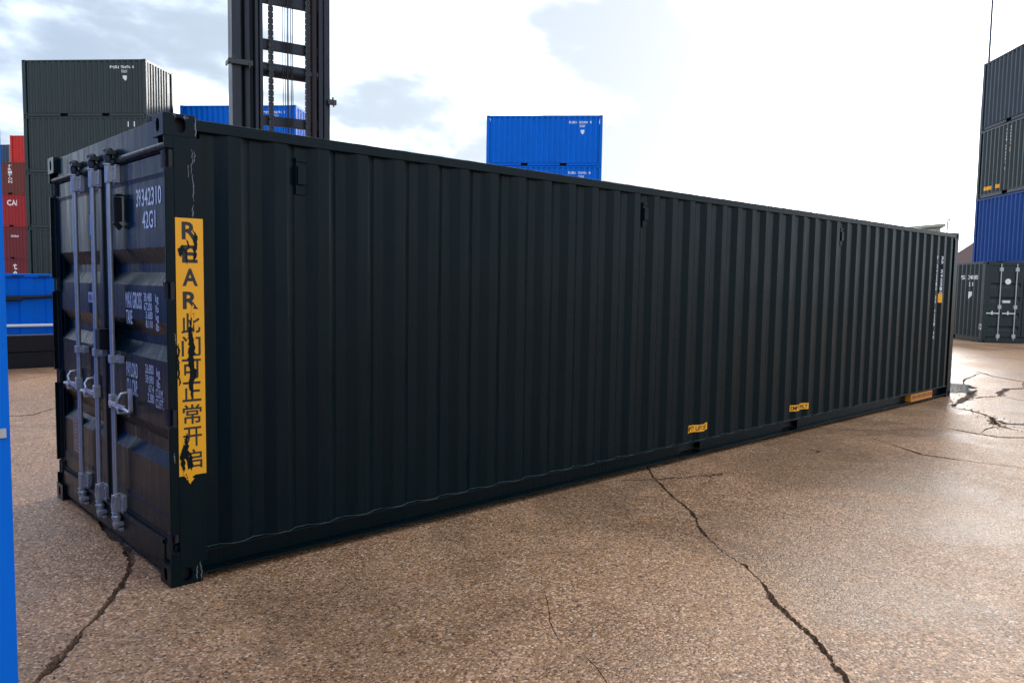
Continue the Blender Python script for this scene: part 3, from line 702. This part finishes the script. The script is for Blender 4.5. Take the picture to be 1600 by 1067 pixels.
# left stack of dark green containers
AX, AY = 7.18, 38.86
c, b_ = container('shipping_container', 'half height dark green container at the foot of the tall left stack', P_GREEN2, (AX, AY, 0), GY, 1.295)
z = 1.295
for i, lab in enumerate(('lowest visible dark green container of the tall left stack, above the low blue bin', 'second dark green container from the bottom of the tall left stack',
                         'dark green container just under the topmost one of the tall left stack', 'topmost dark green container of the tall left stack, white shield near its corner')):
    c, b_ = container('shipping_container', lab, P_GREEN2, (AX, AY, z), GY, group='dark green containers in the tall left stack')
    if i == 3: side_print(c, b_, shield_items(('PSSI', '784476'), '6', '22G1'))
    if i == 2: side_print(c, b_, [('I', 5.12, 5.17, 2.12, 2.36), ('I', 5.42, 5.47, 2.12, 2.36)])
    z += TH
# blue stack seen behind the mast
BX, BY = 13.75, 37.05
for i, lab in enumerate(('lowest blue container of the stack behind the black mast', 'second blue container of the stack behind the black mast', 'third blue container of the stack behind the black mast', 'topmost blue container of the stack seen behind and through the black mast')):
    c, b_ = container('shipping_container', lab, P_BLUE, (BX, BY, i*TH), GY, group='blue containers behind the mast')
    if i == 3: side_print(c, b_, shield_items(('PSS', '902191'), '0', '22G1')[:4])
# blue stack in the middle
for i, lab in enumerate(('lowest blue container of the middle stack behind the long container', 'second lowest blue container of the middle stack behind the long container', 'blue container just under the topmost of the middle stack', 'topmost bright blue container of the middle stack, alone against the white sky')):
    c, b_ = container('shipping_container', lab, P_BLUE, (26.02, 27.41, i*TH), GY, group='blue containers in the middle stack')
    if i >= 2: side_print(c, b_, shield_items(('EUBU', '202948' if i == 3 else '202926'), '8', '22G0'))
# red and brown stack far left
ex, ey = math.cos(GY), math.sin(GY)
def far_stack(uv, tiers, z0, lb):
    z = z0
    for P, H, lab, pr in tiers:
        c, b_ = container('shipping_container', lab, P, (uv[0], uv[1], z), GY, H, group='red and brown containers far left')
        if pr: side_print(c, b_, pr)
        z += H
FX, FY = 13.9-6.2*ex, 68.9-6.2*ey
vert = lambda s, x, z1, hh, g_: [(ch, x-.17, x+.17, z1-(k+1)*hh+g_, z1-k*hh) for k, ch in enumerate(s)]
far_stack((FX, FY), [
 (P_MAROON, 2.896, 'dark maroon container low in the far left stack, white tex lettering above the blue bin', vert('tex', 4.25, 2.55, .62, .12)),
 (P_MAROON, TH, 'maroon container with small white Global lettering in the far left stack', [('Global', 3.95, 4.65, 1.78, 1.95)]),
 (P_RED2, TH, 'crimson container with large white CAI lettering in the far left stack', [('CAI', 3.75, 4.60, 1.72, 2.18)]),
 (P_BROWN, TH, 'brown container with vertical white TRITON lettering in the far left stack', vert('TRITON', 4.05, 2.38, .25, .05))], 0, None)
RX, RY = 13.14, 73.60
zz_ = 0
for i in range(5):
    H = 2.896 if i == 0 else TH
    container('shipping_container', 'bright red container on top of the far left stack beside the dark green stack' if i == 4 else ('lowest', 'second', 'third', 'fourth')[i]+' red container from the ground in the hidden rear row at far left', P_RED, (RX, RY, zz_), GY, H, group='red containers of the far rear row'); zz_ += H
NX, NY = 9.62, 81.40
for i in range(5):
    container('shipping_container', 'steel blue container at the left frame edge behind the brown container' if i == 4 else ('lowest', 'second', 'third', 'fourth')[i]+' steel blue container from the ground in the rearmost far left stack', P_NAVY, (NX, NY, i*TH), GY, group='steel blue containers of the rearmost row')
# right: dark green container with doors, and the four high stack behind it
GR = math.radians(42.2)
c, b_ = container('shipping_container', 'dark green container on the ground at the right with grey lock rods on its doors', P_GREEN2, (26.62+Wd*math.sin(GR), 3.79-Wd*math.cos(GR), 0), GR)
# its left long side reads with x measured from the far end towards the doors
side_print(c, b_, [('PSS', 4.42, 4.78, 2.02, 2.16), ('394928', 4.90, 5.52, 2.02, 2.16), ('221', 4.95, 5.22, 1.80, 1.93), ('SHIELD', 5.0, 5.20, 1.38, 1.62)], far=True)
mb = MB(); text_rect(mb, '12', 0, .16, .42, .60, lambda q, z_: (.17-q, Wd+.002, z_)); mb.build('lettering', WHITEFAR, c)
MB().tube([(.034, 1.70, 1.96), (.030, 1.70, 1.96)], .09, 20).build('round_emblem', WHITEFAR, c)
MB().box(.028, .034, 1.60, 1.84, 1.28, 1.36).build('owner_plate', ZINC, c, bevel=.003)
HX, HY = 32.93-6.058*math.cos(GR)+Wd*math.sin(GR), 6.10-6.058*math.sin(GR)-Wd*math.cos(GR)
for i, (P, lab) in enumerate(((P_BLUE2, 'cobalt blue container at the foot of the right stack behind the green doors'), (P_BLUE2, 'cobalt blue container in the right stack just above the green container with doors'),
        (P_GREEN2, 'dark green container in the right stack with yellow strips along its foot'), (P_GREY, 'slate grey container topmost of the right stack'))):
    c, b_ = container('shipping_container', lab, P, (HX, HY, i*TH), GR, group='containers in the right stack')
    if i == 2:
        side_print(c, b_, [(ch, 1.92, 2.02, 2.36-k*.115-.09, 2.36-k*.115) for k, ch in enumerate('PSSI 394906 2') if ch != ' ']+[(ch, 2.20, 2.30, 2.42-k*.115-.09, 2.42-k*.115) for k, ch in enumerate('394906')], far=True)
        side_print(c, b_, [('RECT', .55, 1.05, .28, .42), ('RECT', 1.30, 1.72, .28, .42), ('RECT', 2.2, 2.3, 1.50, 1.66)], far=True, name='yellow_strip', m_=YELLOW)

# ------------------------------------------------------------------ low blue bin on a black base, left middle distance
bx = tag(empty('waste_bin', (-2.8, 12.42, 0), math.radians(-3)), 'low blue steel bin with a white strip on a black base, left of the container', 'bin')
mb = MB(); LB = 5.9
bb = [(0, .02)]; x = .25
while x < LB-.3: bb += [(x, .02), (x+.03, .0), (x+.23, .0), (x+.26, .02)]; x += .42
bb.append((LB, .02))
v = []
for x, d in bb: v += [(x, d, .62), (x, d, 1.66)]
mb.add(v, [(2*i, 2*i+2, 2*i+3, 2*i+1) for i in range(len(bb)-1)]); mb.box(0, .06, .03, 2.3, .62, 1.66); mb.box(LB-.06, LB, .03, 2.3, .62, 1.66); mb.box(.06, LB-.06, 2.24, 2.3, .62, 1.66); mb.box(.06, LB-.06, .03, 2.24, .62, .66)
mb.build('body', P_BLUE2 if False else P_BLUE, bx)
MB().box(-.02, LB+.02, -.03, .05, 1.66, 1.725).build('top_rim', P_BLUE, bx, False, .01)
mb = MB()
for i in range(14): MB().box(.15+i*.42, .34+i*.42, -.033, -.029, 1.670, 1.690).build('rim_slot', P_BLACK, bx)
MB().box(-.02, LB+.02, -.06, 2.3, .30, .60).box(0, LB, -.045, 2.25, .0, .29).build('base', P_BLACK, bx, False, .01)
MB().box(-.02, LB+.02, -.045, -.0, .605, .617).build('base_trim', GALV, bx)
MB().tube([(0, -.05, .785), (LB, -.05, .785)], .027, 10).build('rub_strip', WHITEBAR, bx, True)
MB().tube([(0, -.06, 1.27), (4.4, -.06, 1.295), (4.75, -.07, 1.30), (5.2, -.07, 1.335), (LB, -.06, 1.35)], .032, 8).tube([(3.9, -.08, 1.25), (4.5, -.08, 1.262)], .03, 8).build('side_bar', P_BLACK, bx, True)

# ------------------------------------------------------------------ lifting mast of a container handler behind the long container
mr = tag(empty('lifting_mast', (4.37, 9.165, 0), math.atan2(-.34, 1.76)), 'tall black lifting mast with chains rising behind the long container', 'lifting mast')
MH = 8.6
def mast_part(name, mb, m_=P_MAST, sm=False, bv=.006): return mb.build(name, m_, mr, sm, bv)
lf = MB().box(0, .15, 0, .30, 0, MH).box(.15, .40, .17, .20, 0, MH).box(.40, .455, .02, .30, 0, MH).box(.475, .53, .0, .22, 0, MH).box(.455, .475, .24, .26, 0, MH)
mast_part('upright', lf)
mast_part('lift_cylinder', MB().tube([(.275, .10, 0), (.275, .10, MH-.4)], .065, 16), sm=True)
rt = MB().box(1.54, 1.62, .02, .30, 0, MH).box(1.635, 1.70, 0, .24, 0, MH).box(1.70, 1.76, .05, .30, 0, MH).box(1.38, 1.54, .20, .28, 0, MH)
mast_part('upright', rt)
mast_part('lift_cylinder', MB().tube([(1.46, .10, 0), (1.46, .10, MH-.4)], .078, 18), P_OXIDE, True)
for z0, z1, y in ((6.56, 6.80, .06), (5.76, 5.94, .06), (4.44, 4.61, .06)):
    mast_part('cross_beam', MB().box(.53, 1.54, y, y+.09, z0, z1))
mast_part('cross_beam', MB().box(.53, 1.54, .06, .15, 7.6, 7.9)); mast_part('cross_beam', MB().box(.53, 1.54, .06, .15, .5, .9))
mast_part('cross_tube', MB().tube([(.53, .16, 5.43), (1.54, .16, 5.43)], .125, 20), sm=True)
for x, m_ in ((.665, 0), (1.325, 1)):
    mb = MB(); z = .6; k = 0
    while z < MH-.3:
        if k % 2 == 0: mb.box(x-.042, x-.028, -.02, .03, z-.008, z+.060).box(x+.028, x+.042, -.02, .03, z-.008, z+.060)
        else: mb.box(x-.026, x-.014, -.018, .028, z-.008, z+.060).box(x+.014, x+.026, -.018, .028, z-.008, z+.060)
        mb.tube([(x-.045, .005, z), (x+.045, .005, z)], .020, 6).box(x-.026, x+.026, -.006, .016, z-.012, z+.064); z += .052; k += 1
    tag(mast_part('lift_chain', mb, DARKSTEEL, False, 0), kind='stuff')
for x, r in ((.885, .006), (.925, .007), (.965, .010), (.985, .006), (1.03, .009), (1.06, .008)):
    mast_part('hydraulic_hose', MB().tube([(x-.01, .02, .8), (x+.004, .015, 3.5), (x-.004, .02, 6.0), (x+.01, .02, MH-.4)], r, 6), RUBBER_SHADE, True, 0)
for x0, x1, z in ((-.07, .34, 5.45), (1.68, 1.85, 4.98)):
    mast_part('clamp', MB().box(x0, x1, -.06, .02, z-.055, z+.035).box(x0, x0+.02, -.06, .2, z-.055, z+.02).tube([(x0+.10, -.06, z+.03), (x0+.10, -.06, z+.075)], .018, 6).tube([(x1-.06, -.07, z-.01), (x1-.06, -.07, z-.10)], .016, 6), DARKSTEEL, False, .004)
mast_part('chain_anchor', MB().box(1.22, 1.42, -.03, .05, 3.92, 4.02).tube([(1.28, .0, 4.05), (1.28, .0, 3.80)], .09, 14), sm=True)
mast_part('base_frame', MB().box(-.1, 1.86, -.3, .8, .0, .35).box(.2, 1.5, .3, 1.2, .35, 1.1))

# ------------------------------------------------------------------ things beyond the far end
sh = tag(empty('warehouse', (74.46, 21.4, 0), math.radians(-65)), 'pale green clad warehouse roof edge just above the far end of the long container', 'building')
def sz(x): return 7.40+.085*x
mb = MB().add([(-12,0,0),(0,0,0),(0,8,0),(-12,8,0),(-12,0,sz(-12)-.3),(0,0,sz(0)-.3),(0,8,sz(0)-.3),(-12,8,sz(-12)-.3)], [(0,1,5,4),(1,2,6,5),(2,3,7,6),(3,0,4,7)]); mb.build('wall', CLAD, sh)
for i in range(24):
    x = -.30-i*.49; MB().box(x, x+.24, -.05, -.001, 0, sz(x)-.3).build('cladding_rib', CLAD, sh)
MB().add([(-12.4,-.35,sz(-12.4)-.25),(.35,-.35,sz(.35)-.25),(.35,8.3,sz(.35)-.25),(-12.4,8.3,sz(-12.4)-.25),(-12.4,-.35,sz(-12.4)),(.35,-.35,sz(.35)),(.35,8.3,sz(.35)),(-12.4,8.3,sz(-12.4))], [(0,1,5,4),(1,2,6,5),(2,3,7,6),(3,0,4,7),(4,5,6,7),(0,3,2,1)]).build('roof', CLAD, sh)
hs = tag(empty('house', (121.3, 30.3, 0), math.radians(-43)), 'low brown roofed house far behind, between the long container and the right stack', 'building')
MB().box(-2.6, 9, 0, 9, 0, 4.6).build('wall', BRICKW, hs)
MB().add([(-3.3,-.6,4.5),(9.6,-.6,4.5),(9.6,4.5,9.6),(1.6,4.5,9.6),(9.6,9.6,4.5),(-3.3,9.6,4.5)], [(0,1,2,3),(3,2,4,5),(0,3,5)]).build('roof', ROOFTILE, hs)
lp = tag(empty('lamp_post', (85.83, 24.64, 0)), 'thin grey lamp post rising beyond the far end of the long container', 'lamp post')
MB().tube([(0,0,0), (0,0,4), (0,0,8.55)], [.10, .08, .06], 8).build('pole', POLEM, lp, True)
MB().tube([(0,0,8.5), (.25,-.23,8.68), (.92,-.83,8.93)], .035, 6).build('arm', POLEM, lp, True)
MB().obox((1.15,-1.04,9.0), (.26,-.235,.05), (.05,.055,0), (0,0,.04)).obox((.15,-.12,8.66), (.2,-.18,.03), (.06,.065,0), (0,0,.05)).build('lamp_head', POLEM, lp)
pl = tag(empty('lighting_column', (39.46, 7.88, 0)), 'tall thin dark pole rising above the right stack to the top of the picture', 'pole')
MB().tube([(0,0,0), (0,0,6), (0,0,12), (.06,.02,20)], [.10, .075, .05, .03], 10).build('pole', POLEM, pl, True)
MB().box(-.18, .18, -.18, .18, 0, .03).build('base_plate', POLEM, pl)
